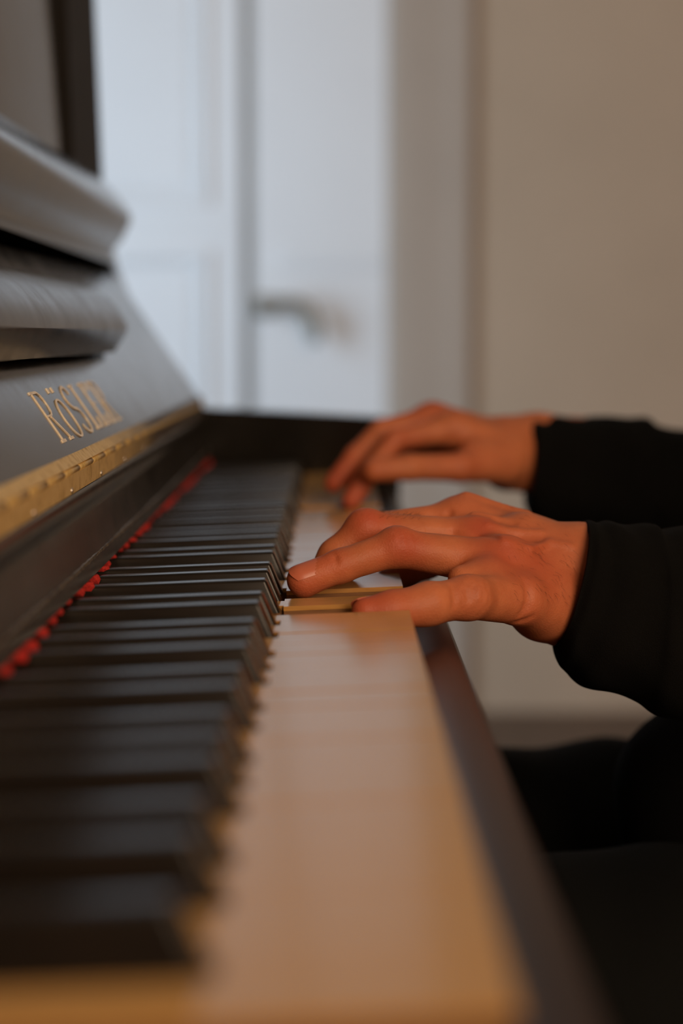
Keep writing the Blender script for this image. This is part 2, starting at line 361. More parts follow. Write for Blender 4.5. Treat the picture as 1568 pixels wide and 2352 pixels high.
# fallboard, standing open and leaning back, hinged on brass
L0 = np.array([-104.0, 55.0]); L1 = np.array([-166.0, 145.5]); LT = (L1 - L0) / np.linalg.norm(L1 - L0); LN = np.array([LT[1], -LT[0]])
def lidp(t, n): q = L0 + LT * t + LN * n; return (q[0], q[1])
fall = None
bm = bmesh.new()
prism(bm, [lidp(1, 0), lidp(120, 0), lidp(124, -3), lidp(125, -8), lidp(124, -15), lidp(1, -15)], Y0 - 3, YE + 3)
fall = finish(bm, 'fallboard', 'lacquer', piano, True, 1.2, 3)
# folding music ledge fixed on the fallboard, shorter than the keyboard
bm = bmesh.new()
ledge = [lidp(57, 0.3), (-129.5, 98), (-127, 102), (-123, 108), (-121.5, 111), (-122.5, 115.5), (-126, 122), (-132, 129), (-140, 135), (-149, 139), (-156, 140), lidp(101, 0.3)]
prism(bm, ledge, 690, 1136)
finish(bm, 'music_ledge', 'lacquer_worn', piano, True, 0.8, 2)

# gold letters RÖSLER on the fallboard: strokes as thin gold leaf pieces
def stroke(bm, pts, w):                       # polyline with widths, in (y, t) on the lid
    n = len(pts); ws = [0.78 * q for q in (w if hasattr(w, '__len__') else [w] * n)]
    Lf, Rt = [], []
    for i, p in enumerate(pts):
        a = np.array(pts[max(i - 1, 0)], float); c = np.array(pts[min(i + 1, n - 1)], float); d = c - a; d /= np.linalg.norm(d)
        nn = np.array([-d[1], d[0]]); Lf.append(np.array(p) + nn * ws[i] / 2); Rt.append(np.array(p) - nn * ws[i] / 2)
    def V(q, h): x, z = lidp(q[1], h); return bm.verts.new((x, q[0], z))
    a = [V(q, 0.45) for q in Lf]; c = [V(q, 0.45) for q in Rt]; a0 = [V(q, -0.2) for q in Lf]; c0 = [V(q, -0.2) for q in Rt]
    for i in range(n - 1):
        bm.faces.new((a[i], a[i + 1], c[i + 1], c[i])); bm.faces.new((a[i], a0[i], a0[i + 1], a[i + 1])); bm.faces.new((c[i], c[i + 1], c0[i + 1], c0[i]))
    bm.faces.new((a[0], c[0], c0[0], a0[0])); bm.faces.new((a[-1], a0[-1], c0[-1], c[-1]))
def arc(cx, cy, rx, ry, a0, a1, n=14):
    return [(cx + rx * math.cos(math.radians(a0 + (a1 - a0) * i / (n - 1))), cy + ry * math.sin(math.radians(a0 + (a1 - a0) * i / (n - 1)))) for i in range(n)]
B0, T0 = 11.0, 36.0
def letter(name, y):
    bm = bmesh.new()
    if name == 'R':
        stroke(bm, [(y + 4, B0), (y + 4, T0)], 2.6); stroke(bm, [(y - 1, B0 + .8), (y + 10, B0 + .8)], 1.8); stroke(bm, [(y - 1, T0 - .7), (y + 14, T0 - .7)], 1.6)
        stroke(bm, arc(y + 14, 29.6, 10, 5.8, 90, -90), [1.4] * 4 + [2.6] * 6 + [1.4] * 4); stroke(bm, [(y + 4, 23.8), (y + 15, 23.8)], 1.2)
        stroke(bm, [(y + 13, 23.6), (y + 21, 17), (y + 27, B0 + 1)], 2.6); stroke(bm, [(y + 23, B0 + .8), (y + 33, B0 + .8)], 1.8)
    elif name == 'O':
        stroke(bm, arc(y + 13, 20.5, 13, 9.5, 0, 360, 36), [1.2 + 1.5 * abs(math.cos(6.28318 * i / 35)) for i in range(36)])
        for k in (7, 19): stroke(bm, [(y + k - 1.8, 35.0), (y + k + 1.8, 35.0)], 3.4)
    elif name == 'S':
        stroke(bm, arc(y + 12, 29.7, 10, 5.8, 20, 270, 16), 2.0); stroke(bm, arc(y + 12, 17.6, 11, 6.3, 90, -160, 16), 2.2)
    elif name == 'L':
        stroke(bm, [(y + 4, B0), (y + 4, T0)], 2.6); stroke(bm, [(y - 1, T0 - .7), (y + 9, T0 - .7)], 1.6); stroke(bm, [(y - 1, B0 + .8), (y + 21, B0 + .8)], 1.8); stroke(bm, [(y + 20, B0), (y + 21, B0 + 6)], 1.8)
    elif name == 'E':
        stroke(bm, [(y + 4, B0), (y + 4, T0)], 2.6); stroke(bm, [(y - 1, T0 - .7), (y + 20, T0 - .7)], 1.6); stroke(bm, [(y - 1, B0 + .8), (y + 21, B0 + .8)], 1.8); stroke(bm, [(y + 4, 23.8), (y + 15, 23.8)], 1.4)
        stroke(bm, [(y + 20, B0), (y + 21, B0 + 6)], 1.8); stroke(bm, [(y + 19.5, T0), (y + 19.5, T0 - 5)], 1.8)
    o = finish(bm, 'letter', 'gold', None); o.parent = fall; return o
for ch, y in (('R', 780), ('O', 823), ('S', 860), ('L', 897), ('E', 930), ('R', 964)):
    letter(ch, y)

# brass piano hinge: flat leaf, knuckles, pins
YH = YE
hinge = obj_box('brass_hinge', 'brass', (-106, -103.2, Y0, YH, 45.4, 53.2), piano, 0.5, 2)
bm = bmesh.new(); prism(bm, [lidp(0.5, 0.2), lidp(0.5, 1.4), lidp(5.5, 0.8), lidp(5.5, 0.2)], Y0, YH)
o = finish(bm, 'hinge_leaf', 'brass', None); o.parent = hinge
kn_me = None; y = Y0 + 2; i = 0
while y < YH - 44:
    if kn_me is None:
        bm = bmesh.new(); tube(bm, [(-104.2, 0, 54.2), (-104.2, 42.9, 54.2)], [1.35, 1.35], 14)
        bmesh.ops.recalc_face_normals(bm, faces=bm.faces)
        for v in bm.verts: v.co = Vector((v.co.x / 1000, v.co.y / 1000, KEY_Z + v.co.z / 1000))
        for f in bm.faces: f.smooth = len(f.verts) == 4
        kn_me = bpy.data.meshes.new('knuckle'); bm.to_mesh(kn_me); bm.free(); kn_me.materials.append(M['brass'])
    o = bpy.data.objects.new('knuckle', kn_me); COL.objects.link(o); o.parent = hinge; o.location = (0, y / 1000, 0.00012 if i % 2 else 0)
    y += 43.3; i += 1
pin_me = None; y = 656 - 96 * 3
while y < YH - 20:
    if pin_me is None:
        bm = bmesh.new(); bmesh.ops.create_uvsphere(bm, u_segments=14, v_segments=8, radius=1.25)
        for v in bm.verts: v.co = Vector((v.co.x * 0.45 - 103.1, v.co.y, v.co.z + 46.9))
        for v in bm.verts: v.co = Vector((v.co.x / 1000, v.co.y / 1000, KEY_Z + v.co.z / 1000))
        for f in bm.faces: f.smooth = True
        pin_me = bpy.data.meshes.new('hinge_pin'); bm.to_mesh(pin_me); bm.free(); pin_me.materials.append(M['steel'])
    o = bpy.data.objects.new('hinge_pin', pin_me); COL.objects.link(o); o.parent = hinge; o.location = (0, y / 1000, 0); y += 96

# fallboard rail: black strip, sloping face and worn lip above the keys
bm = bmesh.new()
prism(bm, [(-128, 44.8), (-103.6, 44.8), (-102.8, 43), (-102.8, 38), (-103.8, 36.3), (-103.6, 33), (-102.4, 26.5), (-100.8, 20), (-99.8, 16.4), (-98.2, 9.8), (-99, 9.1), (-128, 9.1)], Y0 - 3, YE + 3)
finish(bm, 'fallboard_rail', 'lacquer_worn', piano, True, 0.5, 2, 0.35)
# worn paint along the edge of the lip
bm = bmesh.new(); prev = None
for i in range(900):
    y = Y0 + (YE - Y0) * i / 899; h = max(0.12, 0.45 + 0.35 * math.sin(y * 0.043) + 0.25 * math.sin(y * 0.31 + math.sin(y * 0.09)) + random.uniform(-0.12, 0.12))
    row = [bm.verts.new(c) for c in ((-100.1, y, 16.6 + 0.5 * h), (-99.35, y, 16.7), (-99.2, y, 16.0 - 0.9 * h), (-99.9, y, 15.8 - 0.9 * h))]
    if prev:
        for k in range(3): bm.faces.new((prev[k], row[k], row[k + 1], prev[k + 1]))
    prev = row
finish(bm, 'worn_edge', 'worn', piano, True)
# ragged red felt under the lip
bm = bmesh.new(); n = 2400; prev = None
for i in range(n + 1):
    y = Y0 + (YE - Y0) * i / n
    w = 0.5 + 0.5 * math.sin(y * 0.9 + 2.1 * math.sin(y * 0.23)); w2 = 0.5 + 0.5 * math.sin(y * 0.31 + 1.3 * math.sin(y * 0.11))
    w3 = max(0.0, 0.5 + 0.5 * math.sin(y * 2 * math.pi / 24.5 + 0.9 * math.sin(y * 0.083)) - 0.86) / 0.14 * (0.45 + 0.55 * abs(math.sin(int(y / 24.5) * 2.7)))
    low = 8.8 - 2.8 * w3 ** 0.8 - 0.9 * w * w3 - random.random() * 0.4; out = -102.0 + 4.8 * w3 ** 0.8 + 1.3 * w * w3 + random.random() * 0.4
    row = [bm.verts.new(c) for c in ((-104, y, 9.0), (out - 0.8, y, 9.0), (out, y, 0.5 * (9.0 + low)), (out - 0.7, y, low), (-104, y, low))]
    if prev:
        for k in range(4): bm.faces.new((prev[k], row[k], row[k + 1], prev[k + 1]))
    prev = row
finish(bm, 'felt_strip', 'felt', piano, True)

# keys
TILT = math.radians(2.3)                      # the keys rise a little towards the player
XFRONT, XB = 30.0, -21.5
WHITE = 'ABCDEFG'
def white_name(i): return WHITE[i % 7]
HAS_BLACK_ABOVE = {'A': 3.0, 'C': -2.5, 'D': 2.5, 'F': -3.2, 'G': 0.0}
def key_tilt(v, extra=0.0):
    a = TILT; x, z = v.x - XFRONT, v.z
    v.x, v.z = XFRONT + x * math.cos(a) - z * math.sin(a), x * math.sin(a) + z * math.cos(a)
    if extra:                                 # pressed key turns about its balance point
        px, pz = -190.0, -20.0; x, z = v.x - px, v.z - pz
        v.x, v.z = px + x * math.cos(extra) + z * math.sin(extra), pz - x * math.sin(extra) + z * math.cos(extra)
def white_mesh(low, high, nm):
    w = 22.7; y0, y1 = 0.45, 0.45 + w
    bm = bmesh.new()
    def shape(xf, xe, xbk, z0, z1, mat, inset=0.0):
        pts = [(xf, y0 + inset), (xf, y1 - inset)]
        if high is not None: pts += [(xe, y1 - inset), (xe, PITCH_K + high - 6.6)]; pts += [(xbk, PITCH_K + high - 6.6)]
        else: pts += [(xbk, y1 - inset)]
        if low is not None: pts += [(xbk, low + 6.6), (xe, low + 6.6), (xe, y0 + inset)]
        else: pts += [(xbk, y0 + inset)]
        a = [bm.verts.new((x, y, z0)) for x, y in pts]; c = [bm.verts.new((x, y, z1)) for x, y in pts]; k = len(pts)
        fs = [bm.faces.new(a), bm.faces.new(list(reversed(c)))] + [bm.faces.new((a[i], c[i], c[(i + 1) % k], a[(i + 1) % k])) for i in range(k)]
        for f in fs: f.material_index = mat
    shape(XFRONT, XB + 1.2, -150, -1.9, 0, 0)
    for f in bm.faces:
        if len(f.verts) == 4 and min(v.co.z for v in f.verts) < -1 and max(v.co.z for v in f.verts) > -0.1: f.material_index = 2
    es = [e for e in bm.edges if len(e.link_faces) == 2 and e.calc_face_angle(0) > 0.6 and e.verts[0].co.z > -0.1 and e.verts[1].co.z > -0.1]
    bmesh.ops.bevel(bm, geom=es, offset=0.6, segments=2, affect='EDGES', profile=0.6)
    shape(XFRONT - 1.8, XB + 1.2, -150, -20, -1.9, 1, 0.25)
    bmesh.ops.recalc_face_normals(bm, faces=bm.faces)
    return bm
def black_mesh():
    bm = bmesh.new(); hw0, hw1 = 5.6, 4.7
    a = [bm.verts.new(c) for c in ((XB, -hw0, -1), (XB, hw0, -1), (-150, hw0, -1), (-150, -hw0, -1))]
    c = [bm.verts.new(q) for q in ((XB - 5.2, -hw1, 12.6), (XB - 5.2, hw1, 12.6), (-150, hw1, 12.6), (-150, -hw1, 12.6))]
    bm.faces.new(a); bm.faces.new(list(reversed(c)))
    for i in range(4): bm.faces.new((a[i], c[i], c[(i + 1) % 4], a[(i + 1) % 4]))
    es = [e for e in bm.edges if max(v.co.z for v in e.verts) > 5 and min(v.co.x for v in e.verts) > -160 and not all(v.co.x < -140 for v in e.verts)]
    bmesh.ops.bevel(bm, geom=es, offset=1.3, segments=3, affect='EDGES', profile=0.55)
    bmesh.ops.recalc_face_normals(bm, faces=bm.faces)
    return bm
PRESSED = {19: 0.044, 21: 0.043, 38: 0.040}
cache = {}
def to_me(bm, name, mats, extra):
    for v in bm.verts: key_tilt(v.co, extra)
    for v in bm.verts: v.co /= 1000.0
    for f in bm.faces: f.smooth = True
    me = bpy.data.meshes.new(name); bm.to_mesh(me); bm.free()
    try: me.set_sharp_from_angle(angle=math.radians(35))
    except Exception: pass
    for k in mats: me.materials.append(M[k])
    return me
NK = 52
for i in range(NK):
    nm = white_name(i); prev_nm = white_name(i - 1)
    low = HAS_BLACK_ABOVE.get(prev_nm) if i > 0 else None
    high = HAS_BLACK_ABOVE.get(nm) if i < NK - 1 else None
    ex = PRESSED.get(i, 0.0); key = ('w', low, high, ex)
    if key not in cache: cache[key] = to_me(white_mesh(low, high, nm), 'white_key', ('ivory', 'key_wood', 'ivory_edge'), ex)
    o = bpy.data.objects.new('white_key', cache[key]); COL.objects.link(o); o.parent = piano
    o.matrix_parent_inverse = Matrix.Translation(-piano.location)
    o.location = (0, (Y0 + i * PITCH_K) / 1000, KEY_Z + (random.random() - 0.5) * 0.0005)
    if high is not None:
        if 'b' not in cache: cache['b'] = to_me(black_mesh(), 'black_key', ('ebony',), 0.0)
        o = bpy.data.objects.new('black_key', cache['b']); COL.objects.link(o); o.parent = piano
        o.matrix_parent_inverse = Matrix.Translation(-piano.location)
        o.location = (0, (Y0 + (i + 1) * PITCH_K + high) / 1000, KEY_Z + (random.random() - 0.5) * 0.0006)

# ----------------------------------------------------------------------------- the player
# Bodies are distance fields in K millimetres, turned into one smooth surface.
class Field:
    def __init__(self, lo, hi, h):
        self.h = h; self.lo = np.array(lo, float); self.n = np.maximum(2, np.ceil((np.array(hi) - self.lo) / h).astype(int) + 1)
        self.d = np.full(self.n, 50.0, np.float32)
    def sub(self, lo, hi):
        a = np.clip(np.floor((np.array(lo) - self.lo) / self.h).astype(int), 0, self.n); c = np.clip(np.ceil((np.array(hi) - self.lo) / self.h).astype(int) + 1, 0, self.n)
        sl = tuple(slice(int(p), int(q)) for p, q in zip(a, c))
        g = np.meshgrid(*[np.arange(int(p), int(q), dtype=np.float32) * self.h + self.lo[k] for k, (p, q) in enumerate(zip(a, c))], indexing='ij')
        return sl, g
def smin(a, c, k):
    if k <= 0: return np.minimum(a, c)
    h = np.maximum(k - np.abs(a - c), 0) / k
    return np.minimum(a, c) - h * h * k * 0.25
def cone(F, a, c, ra, rb, k, flat=None):     # tapered limb from a to c; flat = (axis, factor) squeezes it
    a = np.array(a, float); c = np.array(c, float); R = max(ra, rb) * (1.0 if flat is None else max(1.0, flat[1])) + k + 3 * F.h + 2
    sl, (X, Y, Z) = F.sub(np.minimum(a, c) - R, np.maximum(a, c) + R)
    if X.size == 0: return
    ab = c - a; L = max(float(ab @ ab), 1e-6)
    px, py, pz = X - a[0], Y - a[1], Z - a[2]
    t = np.clip((px * ab[0] + py * ab[1] + pz * ab[2]) / L, 0, 1)
    qx, qy, qz = px - t * ab[0], py - t * ab[1], pz - t * ab[2]
    q2 = qx * qx + qy * qy + qz * qz
    if flat is not None:
        ax = np.array(flat[0], float); ax /= np.linalg.norm(ax)
        s = qx * ax[0] + qy * ax[1] + qz * ax[2]
        q2 = q2 + s * s * (1 / flat[1] ** 2 - 1)
    F.d[sl] = smin(F.d[sl], np.sqrt(np.maximum(q2, 1e-9)) - (ra + (rb - ra) * t), k)
def ball(F, p, r, k): cone(F, p, p, r, r, k)
def carve(F, a, c, r, k):                    # a soft groove
    a = np.array(a, float); c = np.array(c, float); R = r + k + 3 * F.h
    sl, (X, Y, Z) = F.sub(np.minimum(a, c) - R, np.maximum(a, c) + R)
    if X.size == 0: return
    ab = c - a; L = max(float(ab @ ab), 1e-6)
    px, py, pz = X - a[0], Y - a[1], Z - a[2]; t = np.clip((px * ab[0] + py * ab[1] + pz * ab[2]) / L, 0, 1)
    q = np.sqrt((px - t * ab[0]) ** 2 + (py - t * ab[1]) ** 2 + (pz - t * ab[2]) ** 2) - r
    F.d[sl] = -smin(-F.d[sl], q, k)
def wrinkle(F, p, axis, span, pitch, amp, side, rad):   # fine cross creases over a joint, on the side given
    p = np.array(p, float); axis = np.array(axis, float); axis /= np.linalg.norm(axis); side = np.array(side, float); side /= np.linalg.norm(side)
    R = rad + 6
    sl, (X, Y, Z) = F.sub(p - R, p + R)
    x, y, z = X - p[0], Y - p[1], Z - p[2]
    t = x * axis[0] + y * axis[1] + z * axis[2]; s = x * side[0] + y * side[1] + z * side[2]
    wob = 0.5 * np.sin(0.55 * (x + y * 1.3) + 0.8 * z)
    F.d[sl] += (amp * np.exp(-(t / span) ** 2) * np.clip(s / rad, 0, 1) * (np.cos((t + wob) * 2 * math.pi / pitch) * 0.5 + 0.2)).astype(np.float32)
def surface(F, smooth=2):
    d = F.d; ins = d < 0; n = d.shape
    c = np.zeros(tuple(k - 1 for k in n), np.int8)
    for i in (0, 1):
        for j in (0, 1):
            for k in (0, 1): c += ins[i:n[0] - 1 + i, j:n[1] - 1 + j, k:n[2] - 1 + k]
    act = np.argwhere((c > 0) & (c < 8))
    idx = np.full(c.shape, -1, np.int64); idx[tuple(act.T)] = np.arange(len(act))
    pos = np.zeros((len(act), 3)); cnt = np.zeros(len(act))
    cor = [(i, j, k) for i in (0, 1) for j in (0, 1) for k in (0, 1)]
    for a in cor:
        for ax in range(3):
            if a[ax]: continue
            b2 = list(a); b2[ax] = 1
            pa = act + np.array(a); pb = act + np.array(b2)
            da = d[tuple(pa.T)].astype(float); db = d[tuple(pb.T)].astype(float)
            m_ = (da < 0) != (db < 0); t = np.where(m_, da / np.where(m_, da - db, 1), 0)
            q = np.array(a, float)[None, :].repeat(len(act), 0); q[:, ax] = t
            pos[m_] += q[m_]; cnt[m_] += 1
    V = (act + pos / cnt[:, None]) * F.h + F.lo
    quads = []
    for ax in range(3):
        u, v = [k for k in range(3) if k != ax]
        s0 = [slice(1, n[k] - 1) for k in range(3)]; s0[ax] = slice(0, n[ax] - 1); s1 = list(s0); s1[ax] = slice(1, n[ax])
        A = ins[tuple(s0)]; Bq = ins[tuple(s1)]
        e = np.argwhere(A != Bq); off = np.array([1, 1, 1]); off[ax] = 0; e = e + off
        flip = ins[tuple(e.T)]
        du = np.zeros(3, int); du[u] = 1; dv = np.zeros(3, int); dv[v] = 1
        q = np.stack([idx[tuple((e - du - dv).T)], idx[tuple((e - dv).T)], idx[tuple(e.T)], idx[tuple((e - du).T)]], 1)
        if ax == 1: flip = ~flip
        q[~flip] = q[~flip][:, ::-1]
        quads.append(q)
    Q = np.concatenate(quads); Q = Q[(Q >= 0).all(1)]
    for _ in range(smooth):
        S = np.zeros_like(V); K = np.zeros(len(V))
        for i in range(4):
            a, b2 = Q[:, i], Q[:, (i + 1) % 4]
            for k in range(3):
                S[:, k] += np.bincount(a, V[b2, k], len(V)) + np.bincount(b2, V[a, k], len(V))
            K += np.bincount(a, minlength=len(V)) + np.bincount(b2, minlength=len(V))
        V = V * 0.5 + 0.5 * S / np.maximum(K, 1)[:, None]
    return V, Q
def mesh_of(name, V, Q, mat, parent=None, flush=None):
    me = bpy.data.meshes.new(name)
    P = np.stack([V[:, 0] / 1000, V[:, 1] / 1000, V[:, 2] / 1000 + KEY_Z], 1)
    me.vertices.add(len(P)); me.vertices.foreach_set('co', P.astype(np.float32).ravel())
    me.loops.add(len(Q) * 4); me.loops.foreach_set('vertex_index', Q.astype(np.int32).ravel())
    me.polygons.add(len(Q)); me.polygons.foreach_set('loop_start', np.arange(0, len(Q) * 4, 4, dtype=np.int32))
    me.update(calc_edges=True); me.validate()
    me.polygons.foreach_set('use_smooth', np.ones(len(me.polygons), bool))
    if flush is not None:
        at_ = me.attributes.new('flush', 'FLOAT', 'POINT'); at_.data.foreach_set('value', flush.astype(np.float32))
    return link(name, me, mat, parent)
def vnormals(V, Q):
    N = np.zeros_like(V); n = np.cross(V[Q[:, 2]] - V[Q[:, 0]], V[Q[:, 3]] - V[Q[:, 1]])
    for i in range(4):
        for k in range(3): N[:, k] += np.bincount(Q[:, i], n[:, k], len(V))
    return N / np.maximum(np.linalg.norm(N, axis=1), 1e-9)[:, None]

def build_hand(J, h, hi_detail):
    """J: joints in K. fingers = list of (MCP, PIP, DIP, TIP, radii, MCP radius); returns V, Q, flush."""
    pts = np.array([p for f in J['fingers'] + [J['thumb']] for p in f['p']] + [p for p, r in J['wrist']] + [c for a, c, r, q in J['palm']])
    F = Field(pts.min(0) - 24, pts.max(0) + 24, h)
    for a, c, ra, rb in J['palm']: cone(F, a, c, ra, rb, 6.5)
    for (a, ra), (c, rb) in zip(J['wrist'], J['wrist'][1:]):
        cone(F, a, c, ra, rb, 8.0, (J['wflat'], 1.28))
    palm = F.d
    fing = np.full(F.d.shape, 50.0, np.float32)
    for f in J['fingers'] + [J['thumb']]:
        F.d = np.full(palm.shape, 50.0, np.float32)
        p, r = f['p'], f['r']
        for i in range(len(p) - 1):
            cone(F, p[i], p[i + 1], r[i], r[i + 1], 3.0)
        for i, e in f.get('bump', []): ball(F, np.array(p[i]) + np.array(e[:3]), e[3], 5.0)
        if f.get('wr') and hi_detail:
            for i, amp, pitch, span in f['wr']:
                ax = np.array(p[i + 1]) - np.array(p[i - 1]) if i + 1 < len(p) else np.array(p[i]) - np.array(p[i - 1])
                wrinkle(F, p[i], ax, span, pitch, amp, f.get('dorsal', (0, -0.35, 1)), r[i] * 1.0 + 3)
        for c in f.get('pads', []): cone(F, *c)
        fing = smin(fing, F.d, f.get('kf', 1.2))
    F.d = smin(palm, fing, 6.5)
    for t in J.get('ridges', []): cone(F, t[0], t[1], t[2], t[3], 3.5)
    for t in J.get('webs', []): cone(F, t[0], t[1], t[2], t[3], 6.0)
    for kind, r_, k_, dep_, line in J.get('lines', []):      # creases and veins that lie on the skin
        pts_ = []
        for (x_, y_) in line:
            for d_ in np.arange(720, 930, 0.4):
                q_ = at(x_, y_, d_); i_ = tuple(np.round((q_ - F.lo) / F.h).astype(int))
                if all(0 <= i_[m_] < F.n[m_] for m_ in range(3)) and F.d[i_] < 0:
                    pts_.append(at(x_, y_, d_ + dep_)); break
        for a_, c_ in zip(pts_, pts_[1:]):
            if np.linalg.norm(a_ - c_) > 45: continue
            if kind == 'crease': carve(F, a_, c_, r_, k_)
            else: cone(F, a_, c_, r_, r_, k_)
    V, Q = surface(F, 3 if hi_detail else 2)
    fl = np.zeros(len(V))
    for p, s, w in J['flush']:
        fl = np.maximum(fl, w * np.exp(-((V - np.array(p)) ** 2).sum(1) / (2 * s * s)))
    return V, Q, np.clip(fl, 0, 1)

A = at
# near hand: thumb towards the viewer, first finger pressing a key
nI = [A(1152, 1296, 828), A(908, 1258, 820), A(782, 1300, 815), A(694, 1331, 812)]
nM = [A(1102, 1246, 850), A(838, 1217, 842), A(768, 1275, 840), A(728, 1335, 838)]
nR = [A(1064, 1200, 874), A(862, 1216, 866), A(800, 1275, 864), A(770, 1325, 862)]
nP = [A(1080, 1232, 892), A(985, 1292, 884), A(930, 1318, 880), A(890, 1332, 878)]
nT = [A(1250, 1388, 832), A(1192, 1376, 814), A(1064, 1374, 788), A(985, 1387, 777), A(900, 1397, 771), A(838, 1404, 768)]
W1, W2, W3 = A(1258, 1352, 846), A(1330, 1350, 854), A(1480, 1400, 862)
near = dict(
    fingers=[
        dict(p=nI, r=[10.5, 7.9, 7.0, 6.7], dorsal=(-0.1, -0.5, 1), wr=[(1, 0.55, 2.3, 5), (2, 0.35, 1.7, 3)], bump=[(1, (1, 0, 1.2, 7.3))],
             pads=[(A(742, 1318, 813), A(700, 1342, 813), 5.2, 5.6, 3.0)]),
        dict(p=nM, r=[10.5, 8.0, 6.8, 6.3], dorsal=(0, -0.3, 1), wr=[(1, 0.5, 2.3, 5)], bump=[(1, (0.5, 0, 1.0, 7.6))]),
        dict(p=nR, r=[10.0, 7.6, 6.6, 6.1]),
        dict(p=nP, r=[9.5, 6.8, 6.0, 5.6])],
    thumb=dict(p=nT, r=[13.5, 11.0, 8.5, 8.6, 7.0, 5.6], kf=1.5, dorsal=(0.2, -0.9, 0.5), wr=[(2, 0.7, 3.0, 6)], bump=[(2, (3.5, -0.6, 0.8, 8.2))],
               pads=[(A(965, 1398, 775), A(880, 1410, 769), 6.6, 5.6, 3.0)]),
    palm=[(A(1268, 1372, 838), nI[0], 14.5, 12.3), (A(1275, 1330, 848), nM[0], 14.5, 12.4), (A(1290, 1297, 860), nR[0], 14.0, 12.6), (A(1295, 1300, 872), nP[0], 13.5, 11.5),
          (A(1240, 1380, 835), A(1110, 1340, 815), 14.0, 9.5), (A(1215, 1243, 872), A(1345, 1296, 860), 12.5, 13.5), (A(1200, 1238, 855), A(1320, 1298, 850), 12.0, 14.0), (A(1250, 1370, 862), A(1130, 1285, 868), 14, 11)],
    wrist=[(W1, 18.5), (W2, 20.5), (W3, 25.0)], wflat=(0.25, 0.25, 1.0),
    webs=[(A(1060, 1330, 806), A(1120, 1330, 812), 6.0, 9.0), (A(1075, 1262, 838), A(1120, 1272, 838), 6.0, 8.0), (A(1040, 1225, 862), A(1090, 1230, 862), 6, 7)],
    ridges=[(A(1085, 1186, 848), A(1200, 1214, 850), 1.8, 1.2), (A(1150, 1240, 822), A(1262, 1262, 838), 1.7, 1.0), (A(1070, 1140, 872), A(1210, 1178, 868), 1.8, 1.0)],
    lines=[('crease', 0.5, 3.0, -0.4, [(985, 1183), (1030, 1180), (1075, 1177), (1110, 1179), (1143, 1193), (1180, 1202)]),
           ('crease', 0.4, 3.0, -0.4, [(985, 1221), (1040, 1225), (1095, 1229), (1143, 1233)]),
           ('crease', 0.35, 1.6, -0.3, [(1077, 1338), (1071, 1356), (1074, 1378)]), ('crease', 0.35, 1.6, -0.3, [(1091, 1343), (1085, 1360), (1088, 1384)]), ('crease', 0.2, 3.0, -0.6, [(1038, 1345), (1044, 1366), (1042, 1392)]),
           ('crease', 0.3, 1.4, -0.3, [(915, 1222), (921, 1234), (919, 1246)]), ('crease', 0.3, 1.4, -0.3, [(932, 1224), (938, 1236), (936, 1247)]), ('crease', 0.3, 1.4, -0.3, [(950, 1226), (955, 1236)]),
           ('crease', 0.3, 1.8, -0.3, [(762, 1268), (771, 1281), (774, 1296)]), ('crease', 0.2, 4.0, -0.9, [(1206, 1335), (1216, 1362), (1212, 1390), (1200, 1410)]),
           ('crease', 0.35, 2.5, -0.4, [(1183, 1432), (1200, 1428), (1222, 1418)]),
           ('vein', 0.9, 3.0, 0.55, [(1160, 1246), (1215, 1262), (1262, 1248), (1310, 1256)]), ('vein', 0.9, 3.0, 0.55, [(1120, 1206), (1180, 1222), (1240, 1224)])],
    flush=[(A(930, 1245, 810), 9, .75), (A(750, 1285, 808), 7, .5), (nI[3], 8, .7), (A(1165, 1262, 815), 12, .7), (A(850, 1190, 835), 8, .8), (A(1105, 1196, 835), 8, .85), (nR[0], 12, .35), (A(1215, 1290, 822), 17, .6), (A(1190, 1330, 815), 13, .5), (nT[5], 13, .75), (nT[2], 8, .4), (A(1210, 1390, 808), 9, .35), (A(1280, 1460, 840), 10, .3)])
nearV, nearQ, nearF = build_hand(near, 0.85, True)

# far hand, farther up the keyboard and out of focus
fI = [A(1040, 985, 1240), A(908, 1010, 1226), A(852, 1082, 1217), A(806, 1150, 1212)]
fM = [A(992, 966, 1262), A(876, 990, 1250), A(816, 1048, 1246), A(766, 1110, 1242)]
fR = [A(1000, 985, 1284), A(900, 1015, 1275), A(848, 1062, 1272), A(812, 1108, 1270)]
fP = [A(1040, 1012, 1302), A(968, 1030, 1296), A(918, 1052, 1293), A(890, 1090, 1291)]
fT = [A(1150, 1066, 1234), A(1055, 1074, 1212), A(940, 1074, 1199), A(860, 1080, 1194)]
far = dict(
    fingers=[dict(p=fI, r=[9.2, 7.0, 6.8, 6.3]), dict(p=fM, r=[10.3, 7.6, 6.9, 6.3]), dict(p=fR, r=[9.8, 7.4, 6.6, 6.0]), dict(p=fP, r=[9.2, 6.6, 5.9, 5.4])],
    thumb=dict(p=fT, r=[12.5, 9.2, 8.2, 7.4], kf=1.0),
    palm=[(A(1165, 1040, 1245), fI[0], 14, 12), (A(1170, 1022, 1256), fM[0], 14, 12.3), (A(1175, 1018, 1270), fR[0], 13.5, 12), (A(1175, 1030, 1284), fP[0], 13, 11), (A(1160, 1060, 1240), A(1085, 1042, 1226), 14, 9.5), (A(1150, 1050, 1275), A(1035, 1022, 1285), 13, 10)],
    wrist=[(A(1165, 1042, 1258), 20), (A(1230, 1040, 1266), 20.0), (A(1360, 1060, 1275), 24)], wflat=(0.1, 0.4, 0.9),
    flush=[(fI[3], 16, .8), (fM[3], 18, .8), (fI[1], 12, .4), (fR[3], 16, .7), (fM[0], 14, .5), (fT[3], 8, .3), (fT[1], 14, .3)])
farV, farQ, farF = build_hand(far, 1.4, False)

